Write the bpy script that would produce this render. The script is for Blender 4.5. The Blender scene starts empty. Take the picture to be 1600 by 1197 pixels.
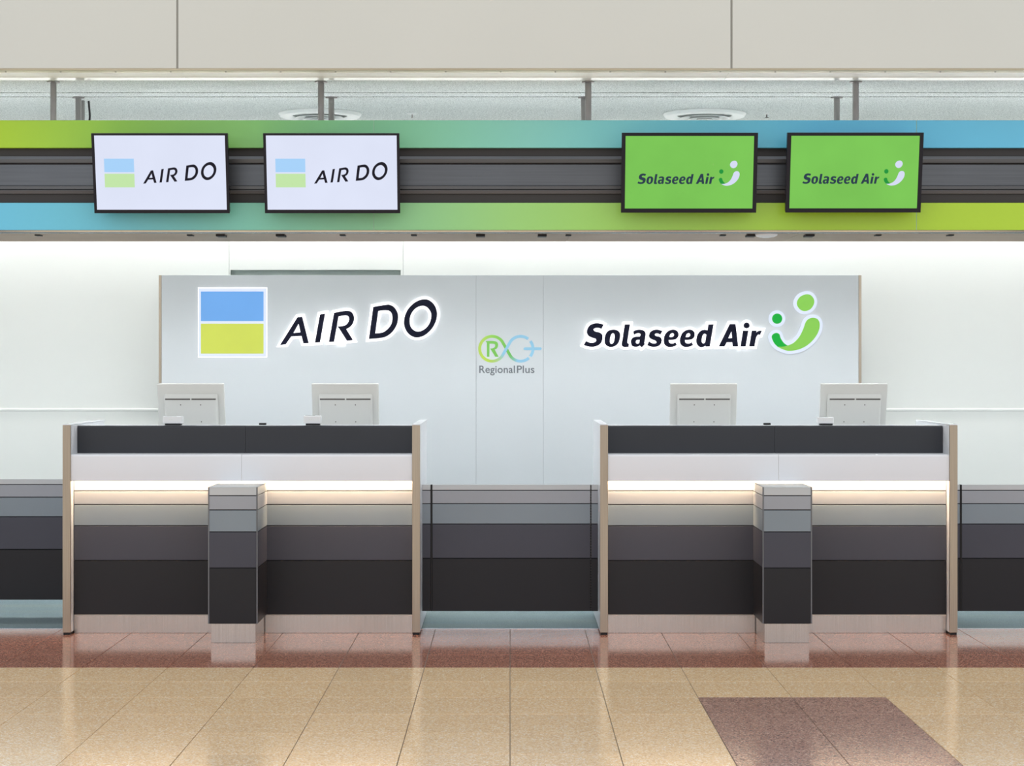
import bpy, bmesh, math, random
from mathutils import Vector, Matrix
from mathutils.geometry import tessellate_polygon

random.seed(7)
S = bpy.context.scene
COL = S.collection

# ------------------------------------------------------------------ camera, world, exposure
F_PX, CX, CY, CAM_H = 3000.0, 797.0, 572.0, 1.38      # focal length and vanishing point in photo pixels (1600x1197)
cam_d = bpy.data.cameras.new('camera')
cam_d.sensor_width = 36.0
cam_d.lens = F_PX / 1600 * 36
cam_d.shift_x = (800 - CX) / 1600
cam_d.shift_y = (CY - 598.5) / 1600
cam = bpy.data.objects.new('camera', cam_d)
cam.location = (0, 0, CAM_H)
cam.rotation_euler = (math.pi / 2, 0, 0)
COL.objects.link(cam)
S.camera = cam

w = bpy.data.worlds.new('hall_daylight')
S.world = w
w.use_nodes = True
w.node_tree.nodes['Background'].inputs[0].default_value = (0.945, 0.972, 1.0, 1)
w.node_tree.nodes['Background'].inputs[1].default_value = 1.08

S.view_settings.view_transform = 'Standard'
S.view_settings.look = 'None'
S.view_settings.gamma = 1.0
S.view_settings.use_curve_mapping = False
S.view_settings.exposure = 0.0

UP_FILL = 18.0    # added tubes, unseen inside the open-topped beam, to brighten the ceiling
BEAM_FILL = 57.0  # added unseen tubes behind the overhead beam, filling the sign wall
WASH = 118.0      # wall-wash tubes
LED = 72.0       # strip under the counter fascias
HALO = 1.3


def X(px, d): return (px - CX) * d / F_PX
def Z(py, d): return CAM_H - (py - CY) * d / F_PX


# ------------------------------------------------------------------ materials
def lin(c):
    c = c / 255.0
    return c / 12.92 if c <= 0.04045 else ((c + 0.055) / 1.055) ** 2.4


def rgb(r, g, b, k=1.0): return (min(1, lin(r) * k), min(1, lin(g) * k), min(1, lin(b) * k), 1)


class Nodes:
    def __init__(s, name):
        s.m = bpy.data.materials.new(name); s.m.use_nodes = True
        s.t = s.m.node_tree; s.n = s.t.nodes; s.b = s.n['Principled BSDF']
    def new(s, kind, **kw):
        n = s.n.new(kind)
        for k, v in kw.items(): setattr(n, k, v)
        return n
    def link(s, a, b): s.t.links.new(a, b)
    def coords(s, scale=(1, 1, 1)):
        g = s.new('ShaderNodeNewGeometry'); mp = s.new('ShaderNodeMapping')
        mp.inputs['Scale'].default_value = scale
        s.link(g.outputs['Position'], mp.inputs['Vector'])
        return mp.outputs['Vector']
    def noise(s, vec, scale, detail=2, rough=0.5):
        n = s.new('ShaderNodeTexNoise'); n.inputs['Scale'].default_value = scale
        n.inputs['Detail'].default_value = detail; n.inputs['Roughness'].default_value = rough
        s.link(vec, n.inputs['Vector']); return n.outputs['Fac']
    def ramp(s, fac, stops, interp='LINEAR'):
        r = s.new('ShaderNodeValToRGB'); e = r.color_ramp; e.interpolation = interp
        while len(e.elements) < len(stops): e.elements.new(0.5)
        for el, (p, c) in zip(e.elements, stops): el.position = p; el.color = c
        s.link(fac, r.inputs['Fac']); return r.outputs['Color']
    def bump(s, h, strength, dist):
        b = s.new('ShaderNodeBump'); b.inputs['Strength'].default_value = strength
        b.inputs['Distance'].default_value = dist
        s.link(h, b.inputs['Height']); s.link(b.outputs['Normal'], s.b.inputs['Normal'])


def vary(c, k): return (min(1, c[0] * k), min(1, c[1] * k), min(1, c[2] * k), 1)


def paint(name, c, rough=0.45, spec=0.5, amount=0.03, scale=3.0, metal=0.0, coat=0.0):
    k = Nodes(name)
    f = k.noise(k.coords(), scale)
    k.link(k.ramp(f, [(0.3, vary(c, 1 - amount)), (0.7, vary(c, 1 + amount))]), k.b.inputs['Base Color'])
    k.b.inputs['Roughness'].default_value = rough
    k.b.inputs['Specular IOR Level'].default_value = spec
    k.b.inputs['Metallic'].default_value = metal
    k.b.inputs['Coat Weight'].default_value = coat
    return k.m


def brushed(name, c, rough=0.34, scale=(260, 260, 3)):
    k = Nodes(name)
    f = k.noise(k.coords(scale), 1.0, 3)
    big = k.noise(k.coords((1.6, 1.6, 0.9)), 1.0, 2)
    mx = k.new('ShaderNodeMix', data_type='RGBA', blend_type='MULTIPLY')
    mx.inputs[0].default_value = 1.0
    k.link(k.ramp(f, [(0.25, vary(c, 0.88)), (0.75, vary(c, 1.08))]), mx.inputs[6])
    k.link(k.ramp(big, [(0.3, (0.88, 0.86, 0.84, 1)), (0.7, (1, 1, 1, 1))]), mx.inputs[7])
    k.link(mx.outputs[2], k.b.inputs['Base Color'])
    k.b.inputs['Metallic'].default_value = 1.0
    k.b.inputs['Roughness'].default_value = rough
    k.bump(f, 0.06, 0.001)
    return k.m


def emit(name, c, strength, base=None, amount=0.02, rough=0.4):
    k = Nodes(name)
    f = k.noise(k.coords(), 4.0)
    col = k.ramp(f, [(0.3, vary(c, 1 - amount)), (0.7, vary(c, 1 + amount))])
    k.link(col, k.b.inputs['Emission Color'])
    k.b.inputs['Emission Strength'].default_value = strength
    k.b.inputs['Base Color'].default_value = base or (0.01, 0.01, 0.01, 1)
    k.b.inputs['Specular IOR Level'].default_value = 0.12
    k.b.inputs['Roughness'].default_value = rough
    return k.m


def speckled(name, c_dark, c_mid, c_light, rough, bright):
    k = Nodes(name)
    v = k.coords()
    vo = k.new('ShaderNodeTexVoronoi'); vo.inputs['Scale'].default_value = 190
    k.link(v, vo.inputs['Vector'])
    sep = k.new('ShaderNodeSeparateColor'); k.link(vo.outputs['Color'], sep.inputs[0])
    chips = k.ramp(sep.outputs[0], [(0.0, c_dark), (0.34, c_mid), (0.74, vary(c_mid, 1.08)), (1.0, c_light)])
    fine = k.noise(v, 420, 3, 0.7)
    mx = k.new('ShaderNodeMix', data_type='RGBA', blend_type='MULTIPLY'); mx.inputs[0].default_value = 1
    k.link(chips, mx.inputs[6])
    k.link(k.ramp(fine, [(0.3, (0.82, 0.82, 0.82, 1)), (0.7, (1.1, 1.1, 1.1, 1))]), mx.inputs[7])
    oi = k.new('ShaderNodeObjectInfo')
    m2 = k.new('ShaderNodeMix', data_type='RGBA', blend_type='MULTIPLY'); m2.inputs[0].default_value = 1
    k.link(mx.outputs[2], m2.inputs[6])
    k.link(k.ramp(oi.outputs['Random'], [(0, (bright * 0.96,) * 3 + (1,)), (1, (bright * 1.03,) * 3 + (1,))]), m2.inputs[7])
    k.link(m2.outputs[2], k.b.inputs['Base Color'])
    k.b.inputs['Roughness'].default_value = rough
    k.b.inputs['Specular IOR Level'].default_value = 0.5
    return k.m


def carpet_mat():
    k = Nodes('carpet_pile')
    v = k.coords()
    f = k.noise(v, 260, 4, 0.7)
    st = k.noise(k.coords((0.25, 3.2, 1)), 1.6, 2)
    mx = k.new('ShaderNodeMix', data_type='RGBA', blend_type='MULTIPLY'); mx.inputs[0].default_value = 1
    k.link(k.ramp(f, [(0.25, rgb(64, 80, 86)), (0.75, rgb(136, 150, 152))]), mx.inputs[6])
    k.link(k.ramp(st, [(0.35, (0.84, 0.93, 1, 1)), (0.65, (1, 1, 0.97, 1))]), mx.inputs[7])
    k.link(mx.outputs[2], k.b.inputs['Base Color'])
    k.b.inputs['Roughness'].default_value = 0.95
    k.bump(f, 0.5, 0.004)
    return k.m


def ceiling_mat():
    k = Nodes('rock_wool_board')
    f = k.noise(k.coords(), 150, 5, 0.75)
    k.link(k.ramp(f, [(0.38, rgb(150, 158, 156)), (0.58, rgb(238, 243, 240))]), k.b.inputs['Base Color'])
    k.b.inputs['Roughness'].default_value = 0.9
    k.bump(f, 0.35, 0.004)
    return k.m


def gradient_strip(name, stops):
    """printed colour gradient running along the beam (x = -2.75 .. 2.75 m)"""
    k = Nodes(name)
    g = k.new('ShaderNodeNewGeometry'); sp = k.new('ShaderNodeSeparateXYZ')
    k.link(g.outputs['Position'], sp.inputs[0])
    mr = k.new('ShaderNodeMapRange'); mr.inputs['From Min'].default_value = -2.75; mr.inputs['From Max'].default_value = 2.75
    k.link(sp.outputs['X'], mr.inputs['Value'])
    k.link(k.ramp(mr.outputs['Result'], stops), k.b.inputs['Base Color'])
    k.b.inputs['Roughness'].default_value = 0.3
    return k.m


def attr_mat(name, layer):
    k = Nodes(name)
    a = k.new('ShaderNodeVertexColor', layer_name=layer)
    k.link(a.outputs['Color'], k.b.inputs['Base Color'])
    k.b.inputs['Roughness'].default_value = 0.4
    return k.m


M = {}
M['bulkhead'] = paint('cream_bulkhead_paint', rgb(215, 216, 209), 0.5, amount=0.015, scale=1.2)
M['bulk_joint'] = paint('joint_grey', rgb(158, 157, 150), 0.6)
M['bronze'] = brushed('bronze_angle', rgb(196, 184, 160), 0.5, (3, 200, 200))
M['cream'] = paint('cream_soffit_paint', rgb(236, 233, 226), 0.45, amount=0.015)
M['gloss_white'] = paint('gloss_white_metal', rgb(250, 249, 244), 0.12, 0.7, amount=0.01)
M['ceiling'] = ceiling_mat()
M['wall'] = paint('white_wall_panel', rgb(243, 245, 241), 0.5, amount=0.012, scale=0.8)
M['wall_core'] = paint('wall_core', rgb(205, 212, 206), 0.7)
M['door'] = paint('grey_green_door', rgb(186, 198, 192), 0.5)
M['signwall'] = paint('pale_grey_sign_panel', rgb(219, 223, 226), 0.38, amount=0.012, scale=0.9)
M['signcore'] = paint('sign_wall_core', rgb(150, 155, 158), 0.6)
M['steel'] = brushed('brushed_steel_edge', rgb(184, 172, 156), 0.36)
M['steel_kick'] = brushed('brushed_steel_kick', rgb(206, 200, 194), 0.26)
M['steel_lip'] = brushed('satin_steel_lip', rgb(214, 208, 198), 0.5, (2, 200, 200))
M['tube'] = brushed('galvanised_tube', rgb(152, 150, 149), 0.42, (40, 40, 10))
M['alu'] = brushed('aluminium_lip', rgb(222, 226, 234), 0.2, (2, 200, 200))
M['white'] = paint('white_laminate', rgb(226, 229, 234), 0.3, amount=0.01)
M['white_gloss'] = paint('white_solid_surface', rgb(232, 234, 239), 0.22, amount=0.01)
M['charcoal'] = paint('charcoal_laminate', rgb(44, 46, 52), 0.4, 0.4, amount=0.06)
M['black'] = paint('black_rubber', rgb(18, 18, 20), 0.6)
M['groove'] = paint('dark_groove', rgb(24, 25, 30), 0.7)
ROWC = [rgb(196, 200, 202), rgb(162, 166, 173), rgb(138, 149, 157), rgb(74, 75, 85), rgb(34, 34, 38)]
M['rows'] = [paint('grey_board_tone_%d' % i, c, 0.42, 0.35, amount=0.03) for i, c in enumerate(ROWC)]
M['ped_trim'] = brushed('satin_corner_trim', rgb(128, 131, 136), 0.5)
M['soffit'] = brushed('bronze_soffit_plate', rgb(172, 150, 130), 0.5, (3, 120, 120))
M['beam_dark'] = paint('dark_brown_channel', rgb(52, 47, 46), 0.5)
M['rail'] = brushed('grey_anodised_rail', rgb(108, 111, 116), 0.42, (2, 200, 200))
M['rail_brown'] = paint('brown_rail_lip', rgb(88, 82, 80), 0.45)
M['bezel'] = paint('black_display_bezel', rgb(26, 24, 34), 0.4, 0.3)
M['scr_white'] = emit('white_screen', rgb(224, 230, 250), 0.97)
M['scr_green'] = emit('green_screen', rgb(122, 198, 84), 0.97, amount=0.05)
M['scr_navy'] = emit('screen_navy', rgb(6, 4, 28), 0.9, amount=0)
M['scr_navy2'] = emit('screen_slate', rgb(34, 56, 74), 0.95, amount=0)
M['scr_blue'] = emit('screen_pale_blue', rgb(168, 212, 252), 0.97, amount=0)
M['scr_lime'] = emit('screen_pale_green', rgb(196, 232, 170), 0.97, amount=0)
M['scr_dgreen'] = emit('screen_dark_green', rgb(22, 150, 58), 0.95, amount=0)
M['scr_lav'] = emit('screen_pale_lavender', rgb(216, 222, 246), 0.97, amount=0)
M['halo'] = emit('lit_white_acrylic', rgb(252, 250, 255), HALO, rgb(240, 240, 240))
M['halo_soft'] = emit('lit_pale_acrylic', rgb(226, 234, 250), 0.9, rgb(90, 95, 105))
M['navy'] = paint('navy_letter_face', rgb(10, 12, 36), 0.5, 0.15, amount=0.02)
M['lit_blue'] = emit('lit_blue_face', rgb(117, 178, 245), 0.93)
M['lit_lime'] = emit('lit_lime_face', rgb(217, 230, 96), 0.93)
M['lit_green'] = emit('lit_green_face', rgb(143, 214, 88), 0.93)
M['lit_dgreen'] = emit('lit_dark_green_face', rgb(8, 182, 62), 0.93)
M['decal_green'] = paint('decal_green', rgb(120, 192, 82), 0.4)
M['decal_blue'] = paint('decal_blue', rgb(152, 206, 232), 0.4)
M['decal_grey'] = paint('decal_grey', rgb(112, 118, 124), 0.4)
M['ribbon'] = attr_mat('decal_gradient_ribbon', 'ribbon')
M['monitor'] = paint('pale_grey_monitor_plastic', rgb(216, 217, 213), 0.4, amount=0.01)
M['monitor_dark'] = paint('vent_slot_dark', rgb(92, 88, 84), 0.6)
M['white_plastic'] = paint('white_device_plastic', rgb(232, 235, 238), 0.35, amount=0.01)
M['tile_red'] = speckled('red_granite_tile', rgb(104, 62, 52), rgb(170, 112, 92), rgb(208, 166, 146), 0.11, 1.0)
M['tile_tan'] = speckled('tan_stone_tile', rgb(212, 174, 130), rgb(237, 202, 157), rgb(255, 246, 224), 0.12, 1.0)
M['tile_mauve'] = speckled('mauve_granite_tile', rgb(104, 74, 68), rgb(174, 136, 121), rgb(216, 186, 170), 0.12, 1.0)
M['grout'] = paint('grout', rgb(128, 120, 110), 0.8)
M['carpet'] = carpet_mat()
M['led'] = emit('warm_led', (1.0, 0.70, 0.42, 1), LED, amount=0)
M['tube_light'] = emit('cool_tube', (1.0, 0.995, 0.985, 1), WASH, amount=0)
M['rear_fill'] = emit('cool_fill_low', (0.97, 1.0, 1.0, 1), BEAM_FILL, amount=0)
M['up_fill'] = emit('cool_fill_up', (0.97, 1.0, 1.0, 1), UP_FILL, amount=0)
M['diffuser'] = paint('diffuser_white_metal', rgb(226, 230, 228), 0.35, amount=0.01)
M['diffuser_dark'] = paint('diffuser_gap', rgb(140, 146, 146), 0.6)
M['joint_pale'] = paint('pale_green_joint', rgb(176, 212, 186), 0.4)
M['worktop'] = paint('white_worktop', rgb(225, 226, 226), 0.4)
M['strip_top'] = gradient_strip('lime_to_blue_print', [
    (0.0, rgb(168, 208, 40, 1.18)), (0.12, rgb(148, 205, 74, 1.18)), (0.26, rgb(132, 200, 118, 1.18)), (0.40, rgb(128, 200, 160, 1.18)),
    (0.52, rgb(130, 202, 192, 1.18)), (0.66, rgb(108, 198, 214, 1.18)), (0.8, rgb(92, 188, 226, 1.18)), (1.0, rgb(100, 188, 224, 1.18))])
M['strip_bottom'] = gradient_strip('blue_to_lime_print', [
    (0.0, rgb(104, 192, 222, 1.18)), (0.10, rgb(108, 194, 214, 1.18)), (0.22, rgb(122, 196, 180, 1.18)), (0.36, rgb(134, 196, 150, 1.18)),
    (0.5, rgb(152, 206, 118, 1.18)), (0.64, rgb(156, 206, 84, 1.18)), (0.8, rgb(164, 204, 48, 1.18)), (1.0, rgb(172, 206, 48, 1.18))])


# ------------------------------------------------------------------ mesh helpers
class MB:
    def __init__(s): s.v = []; s.f = []
    def add(s, vs, fs, mat=None):
        o = len(s.v)
        s.v += [tuple(mat @ Vector(p)) if mat else tuple(p) for p in vs]
        s.f += [tuple(i + o for i in f) for f in fs]
        return s
    def box(s, x0, x1, y0, y1, z0, z1, mat=None):
        vs = [(x0, y0, z0), (x1, y0, z0), (x1, y1, z0), (x0, y1, z0), (x0, y0, z1), (x1, y0, z1), (x1, y1, z1), (x0, y1, z1)]
        fs = [(0, 3, 2, 1), (4, 5, 6, 7), (0, 1, 5, 4), (1, 2, 6, 5), (2, 3, 7, 6), (3, 0, 4, 7)]
        return s.add(vs, fs, mat)
    def prism_x(s, x0, x1, prof, mat=None):
        """profile of (y, z) points extruded along x"""
        n = len(prof)
        vs = [(x0, y, z) for y, z in prof] + [(x1, y, z) for y, z in prof]
        fs = [tuple(range(n - 1, -1, -1)), tuple(range(n, 2 * n))]
        fs += [(i, (i + 1) % n, n + (i + 1) % n, n + i) for i in range(n)]
        return s.add(vs, fs, mat)
    def cyl(s, c, r, h, seg=20, axis='z', mat=None, r2=None):
        r2 = r if r2 is None else r2
        vs = []
        for k, (rr, t) in enumerate(((r, 0), (r2, h))):
            for i in range(seg):
                a = 2 * math.pi * i / seg
                p = (rr * math.cos(a), rr * math.sin(a), t)
                if axis == 'y': p = (p[0], p[2], p[1])
                if axis == 'x': p = (p[2], p[0], p[1])
                vs.append((p[0] + c[0], p[1] + c[1], p[2] + c[2]))
        fs = [tuple(range(seg - 1, -1, -1)), tuple(range(seg, 2 * seg))]
        fs += [(i, (i + 1) % seg, seg + (i + 1) % seg, seg + i) for i in range(seg)]
        return s.add(vs, fs, mat)
    def lathe(s, c, prof, seg=40):
        """profile of (r, z) about a vertical axis at c; closed ring profile"""
        n = len(prof); vs = []; fs = []
        for i in range(seg):
            a = 2 * math.pi * i / seg
            for r, z in prof: vs.append((c[0] + r * math.cos(a), c[1] + r * math.sin(a), c[2] + z))
        for i in range(seg):
            j = (i + 1) % seg
            for k in range(n):
                l = (k + 1) % n
                fs.append((i * n + k, j * n + k, j * n + l, i * n + l))
        return s.add(vs, fs)
    def shape(s, loops, y0, y1, fn):
        """flat outline (outer loop first, then holes) with real thickness between depths y0 < y1; fn maps a 2-D point to (x, z)"""
        loops = [[fn(p) for p in lp] for lp in loops]
        flat = [p for lp in loops for p in lp]
        tris = tessellate_polygon([[Vector((a, b, 0)) for a, b in lp] for lp in loops])
        n = len(flat)
        vs = [(a, y0, b) for a, b in flat] + [(a, y1, b) for a, b in flat]
        fs = [tuple(t) for t in tris] + [tuple(i + n for i in t)[::-1] for t in tris]
        o = 0
        for lp in loops:
            m = len(lp)
            fs += [(o + i, o + (i + 1) % m, n + o + (i + 1) % m, n + o + i) for i in range(m)]
            o += m
        return s.add(vs, fs)
    def mesh(s, name, bevel=0.0, smooth=False, origin=(0, 0, 0), seg=1):
        me = bpy.data.meshes.new(name)
        me.from_pydata([(a - origin[0], b - origin[1], c - origin[2]) for a, b, c in s.v], [], s.f)
        bm = bmesh.new(); bm.from_mesh(me)
        bmesh.ops.recalc_face_normals(bm, faces=bm.faces)
        if bevel:
            bmesh.ops.bevel(bm, geom=list(bm.edges), offset=bevel, segments=seg, profile=0.5, affect='EDGES', clamp_overlap=True)
        if smooth:
            for f in bm.faces: f.smooth = True
        bm.to_mesh(me); bm.free()
        if smooth: me.set_sharp_from_angle(angle=math.radians(40))
        return me


def origin_of(o):
    p = Vector((0, 0, 0))
    while o is not None:
        p += o.location; o = o.parent
    return p


def part(name, mb, mat, parent=None, bevel=0.0, smooth=False, seg=1, local=False):
    org = (0, 0, 0) if local or parent is None else origin_of(parent)
    me = mb.mesh(name, bevel, smooth, org, seg)
    me.materials.append(mat)
    o = bpy.data.objects.new(name, me); COL.objects.link(o); o.parent = parent
    return o


def solo(name, mb, mat, base, **kw):
    """a one-mesh thing whose origin sits at base"""
    me = mb.mesh(name, kw.get('bevel', 0), kw.get('smooth', False), base, kw.get('seg', 1))
    me.materials.append(mat)
    o = bpy.data.objects.new(name, me); COL.objects.link(o); o.location = base
    return o


def tag(o, label, cat, group=None):
    o['label'] = label; o['category'] = cat
    if group: o['group'] = group
    return o


def thing(name, loc, label, cat, group=None, rot=(0, 0, 0)):
    o = bpy.data.objects.new(name, None); COL.objects.link(o)
    o.empty_display_size = 0.1
    o.location = loc; o.rotation_euler = rot
    return tag(o, label, cat, group)


def struct(o, label, cat):
    o['kind'] = 'structure'; return tag(o, label, cat)


def share(src, name, parent, loc):
    o = bpy.data.objects.new(name, src.data); COL.objects.link(o); o.parent = parent; o.location = loc
    return o


# ------------------------------------------------------------------ floor: stone tiles and carpet
PITCH, GAP = 0.3915, 0.003
RED_Y = 8.785            # edge between red band and tan field
CARPET_Y = 10.07
fl = solo('floor', MB().box(-6, 6, -6, CARPET_Y, -0.06, -0.004), M['grout'], (0, 0, 0))
struct(fl, 'polished stone tile floor with red band and tan field before the counters', 'floor')


def tile_mesh(depth, mat, name='floor_tile'):
    me = MB().box(GAP / 2, PITCH - GAP / 2, GAP / 2, depth - GAP / 2, -0.03, 0).mesh(name, 0.0008)
    me.materials.append(mat); return me


tm = {k: tile_mesh(PITCH, M['tile_' + k]) for k in ('red', 'tan', 'mauve')}
last = CARPET_Y - (RED_Y + 3 * PITCH)
tm_last = tile_mesh(last, M['tile_red'])


def kind_of(i, j):
    """column i counts from x = 0, row j counts back from the red band's edge"""
    if j >= 0: return 'red'
    if 2 <= i <= 3 and j <= -3: return 'mauve'
    return 'tan'


NEAR_ROW = -6
for j in range(NEAR_ROW, 4):
    for i in range(-9, 9):
        me = tm_last if j == 3 else tm[kind_of(i, j)]
        t = bpy.data.objects.new('floor_tile', me); COL.objects.link(t); t.parent = fl
        t.location = (i * PITCH, RED_Y + j * PITCH, 0)
for kname, cond in (('tan', lambda i, j: kind_of(i, j) != 'mauve'), ('mauve', lambda i, j: kind_of(i, j) == 'mauve')):
    mb = MB()
    for j in range(-36, NEAR_ROW):
        for i in range(-15, 15):
            if cond(i, j):
                x, y = i * PITCH, RED_Y + j * PITCH
                mb.box(x + GAP / 2, x + PITCH - GAP / 2, y + GAP / 2, y + PITCH - GAP / 2, -0.03, 0)
    o = part('tile_field', mb, M['tile_' + kname], fl); o['kind'] = 'stuff'
cp = solo('floor_carpet', MB().box(-6, 6, CARPET_Y + 0.012, 12.7, -0.06, 0.001), M['carpet'], (0, CARPET_Y, 0))
struct(cp, 'blue-grey carpet behind and beneath the check-in counters', 'carpet')
tr = solo('trim_1', MB().box(-6, 6, CARPET_Y, CARPET_Y + 0.012, -0.05, 0.0025), M['alu'], (0, CARPET_Y, 0))
struct(tr, 'thin metal strip between stone tiles and carpet', 'floor trim')

# ------------------------------------------------------------------ back wall, door, rail
WALL_Y, CEIL_Z = 12.6, 2.915
wb = solo('wall_back', MB().box(-6, X(360, WALL_Y), WALL_Y + 0.02, WALL_Y + 0.2, 0, 3.1)
          .box(X(626, WALL_Y), 6, WALL_Y + 0.02, WALL_Y + 0.2, 0, 3.1)
          .box(X(360, WALL_Y), X(626, WALL_Y), WALL_Y + 0.02, WALL_Y + 0.2, Z(422, WALL_Y), 3.1), M['wall_core'], (0, WALL_Y, 0))
struct(wb, 'white panelled back wall lit from above', 'wall')
g = 0.0012
xa, xb = X(358, WALL_Y), X(630, WALL_Y)
zt = Z(422, WALL_Y)
for x0, x1, z0, z1 in ((-6, xa - g, 0, CEIL_Z), (xb + g, 6, 0, CEIL_Z), (xa + g, xb - g, zt, CEIL_Z)):
    part('wall_panel', MB().box(x0, x1, WALL_Y, WALL_Y + 0.02, z0, z1), M['wall'], wb, 0.001)
part('door_jamb', MB().box(xa + g, X(360, WALL_Y), WALL_Y, WALL_Y + 0.02, 0, zt), M['wall'], wb)
part('door_jamb', MB().box(X(626, WALL_Y), xb - g, WALL_Y, WALL_Y + 0.02, 0, zt), M['wall'], wb)
dr = solo('door_1', MB().box(X(360, WALL_Y), X(626, WALL_Y), WALL_Y + 0.05, WALL_Y + 0.09, 0.002, zt), M['door'], (X(493, WALL_Y), WALL_Y + 0.07, 0))
struct(dr, 'grey-green door head showing above the grey sign wall', 'door')
zr = Z(640, WALL_Y)
rl = solo('trim_2', MB().prism_x(-6, X(358, WALL_Y), [(WALL_Y, zr - 0.012), (WALL_Y - 0.005, zr - 0.007), (WALL_Y - 0.005, zr + 0.004), (WALL_Y, zr + 0.006)])
          .prism_x(X(630, WALL_Y), 6, [(WALL_Y, zr - 0.012), (WALL_Y - 0.005, zr - 0.007), (WALL_Y - 0.005, zr + 0.004), (WALL_Y, zr + 0.006)]),
          M['wall'], (0, WALL_Y, zr))
struct(rl, 'slim white rail along the back wall', 'wall trim')

# ------------------------------------------------------------------ ceiling behind the bulkhead, and the bulkhead
BULK_Y = 9.94
ce = solo('ceiling', MB().box(-6, 6, 10.29, 12.8, CEIL_Z + 0.008, CEIL_Z + 0.1), M['bulk_joint'], (0, 11.4, CEIL_Z))
struct(ce, 'speckled mineral-board ceiling above the counters', 'ceiling')
for y0, y1, dz in ((10.292, 10.77, 0.0), (10.795, 10.93, 0.0), (10.965, 12.6, 0.0)):
    for x0, x1 in ((-6, 6),):
        part('ceiling_board', MB().box(x0, x1, y0, y1, CEIL_Z + dz, CEIL_Z + 0.008), M['ceiling'], ce)
bk = solo('wall_bulkhead', MB().box(-6, 6, BULK_Y + 0.006, BULK_Y + 0.16, CEIL_Z + 0.004, 4.6), M['bulk_joint'], (0, BULK_Y, CEIL_Z))
struct(bk, 'cream bulkhead of wide panels above the counter bay', 'bulkhead')
edges = [-6, X(277, BULK_Y), X(1143, BULK_Y), 6]
for a, b in zip(edges[:-1], edges[1:]):
    part('bulkhead_panel', MB().box(a + 0.005, b - 0.005, BULK_Y, BULK_Y + 0.006, CEIL_Z + 0.006, 4.6), M['bulkhead'], bk, 0.002)
    part('soffit_strip', MB().box(a + 0.001, b - 0.001, 10.025, 10.2, CEIL_Z, CEIL_Z + 0.01), M['cream'], bk)
    part('gloss_strip', MB().box(a + 0.001, b - 0.001, 10.2, 10.29, CEIL_Z - 0.003, CEIL_Z + 0.01), M['gloss_white'], bk)
an = part('bronze_angle', MB().box(-6, 6, BULK_Y + 0.003, 10.025, CEIL_Z - 0.003, CEIL_Z + 0.006), M['bronze'], bk)
sc = MB().cyl((0, 0, -0.0015), 0.005, 0.002, 8).mesh('screw'); sc.materials.append(M['monitor_dark'])
for i in range(-10, 12):
    o = bpy.data.objects.new('screw', sc); COL.objects.link(o); o.parent = an
    o.location = (i * 0.286 - 0.05, 0.05, -0.004)
    o.location = Vector((i * 0.286 - 0.05, BULK_Y + 0.05, CEIL_Z - 0.004)) - origin_of(an)


# ------------------------------------------------------------------ wall-wash lights over the back wall
t = thing('linear_wall_light', (0, 12.42, CEIL_Z), 'row of slim ceiling lamps washing the white back wall from above', 'lamp')
for x0 in (-4.9, -2.93, -0.96, 1.01, 2.98):
    x1 = x0 + 1.93
    h = part('housing', MB().box(x0, x1, 12.38, 12.40, CEIL_Z - 0.08, CEIL_Z).box(x0, x1, 12.40, 12.46, CEIL_Z - 0.02, CEIL_Z), M['white_plastic'], t)
    part('light_tube', MB().cyl((x0 + 0.01, 12.435, CEIL_Z - 0.045), 0.016, x1 - x0 - 0.02, 10, 'x'), M['tube_light'], h)
# ------------------------------------------------------------------ sign wall
SW = 12.2
sx0, sx1, sz = X(248, SW), X(1346, SW), Z(430, SW)
sw = thing('sign_wall', ((sx0 + sx1) / 2, SW, 0), 'long pale grey freestanding sign wall carrying the lit logos', 'sign wall')
part('core', MB().box(sx0 + 0.002, sx1 - 0.002, SW + 0.02, SW + 0.1, 0, sz - 0.002), M['signcore'], sw)
cuts = [X(252.3, SW), X(744, SW), X(849, SW), X(1341.7, SW)]
for a, b in zip(cuts[:-1], cuts[1:]):
    part('wall_panel', MB().box(a + 0.0006, b - 0.0006, SW, SW + 0.02, 0.0, sz), M['signwall'], sw, 0.0006)
for a, b in ((sx0, cuts[0]), (cuts[-1], sx1)):
    part('edge_trim', MB().box(a, b - 0.0, SW - 0.002, SW + 0.1, 0.0, sz), M['steel'], sw, 0.001)


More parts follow.
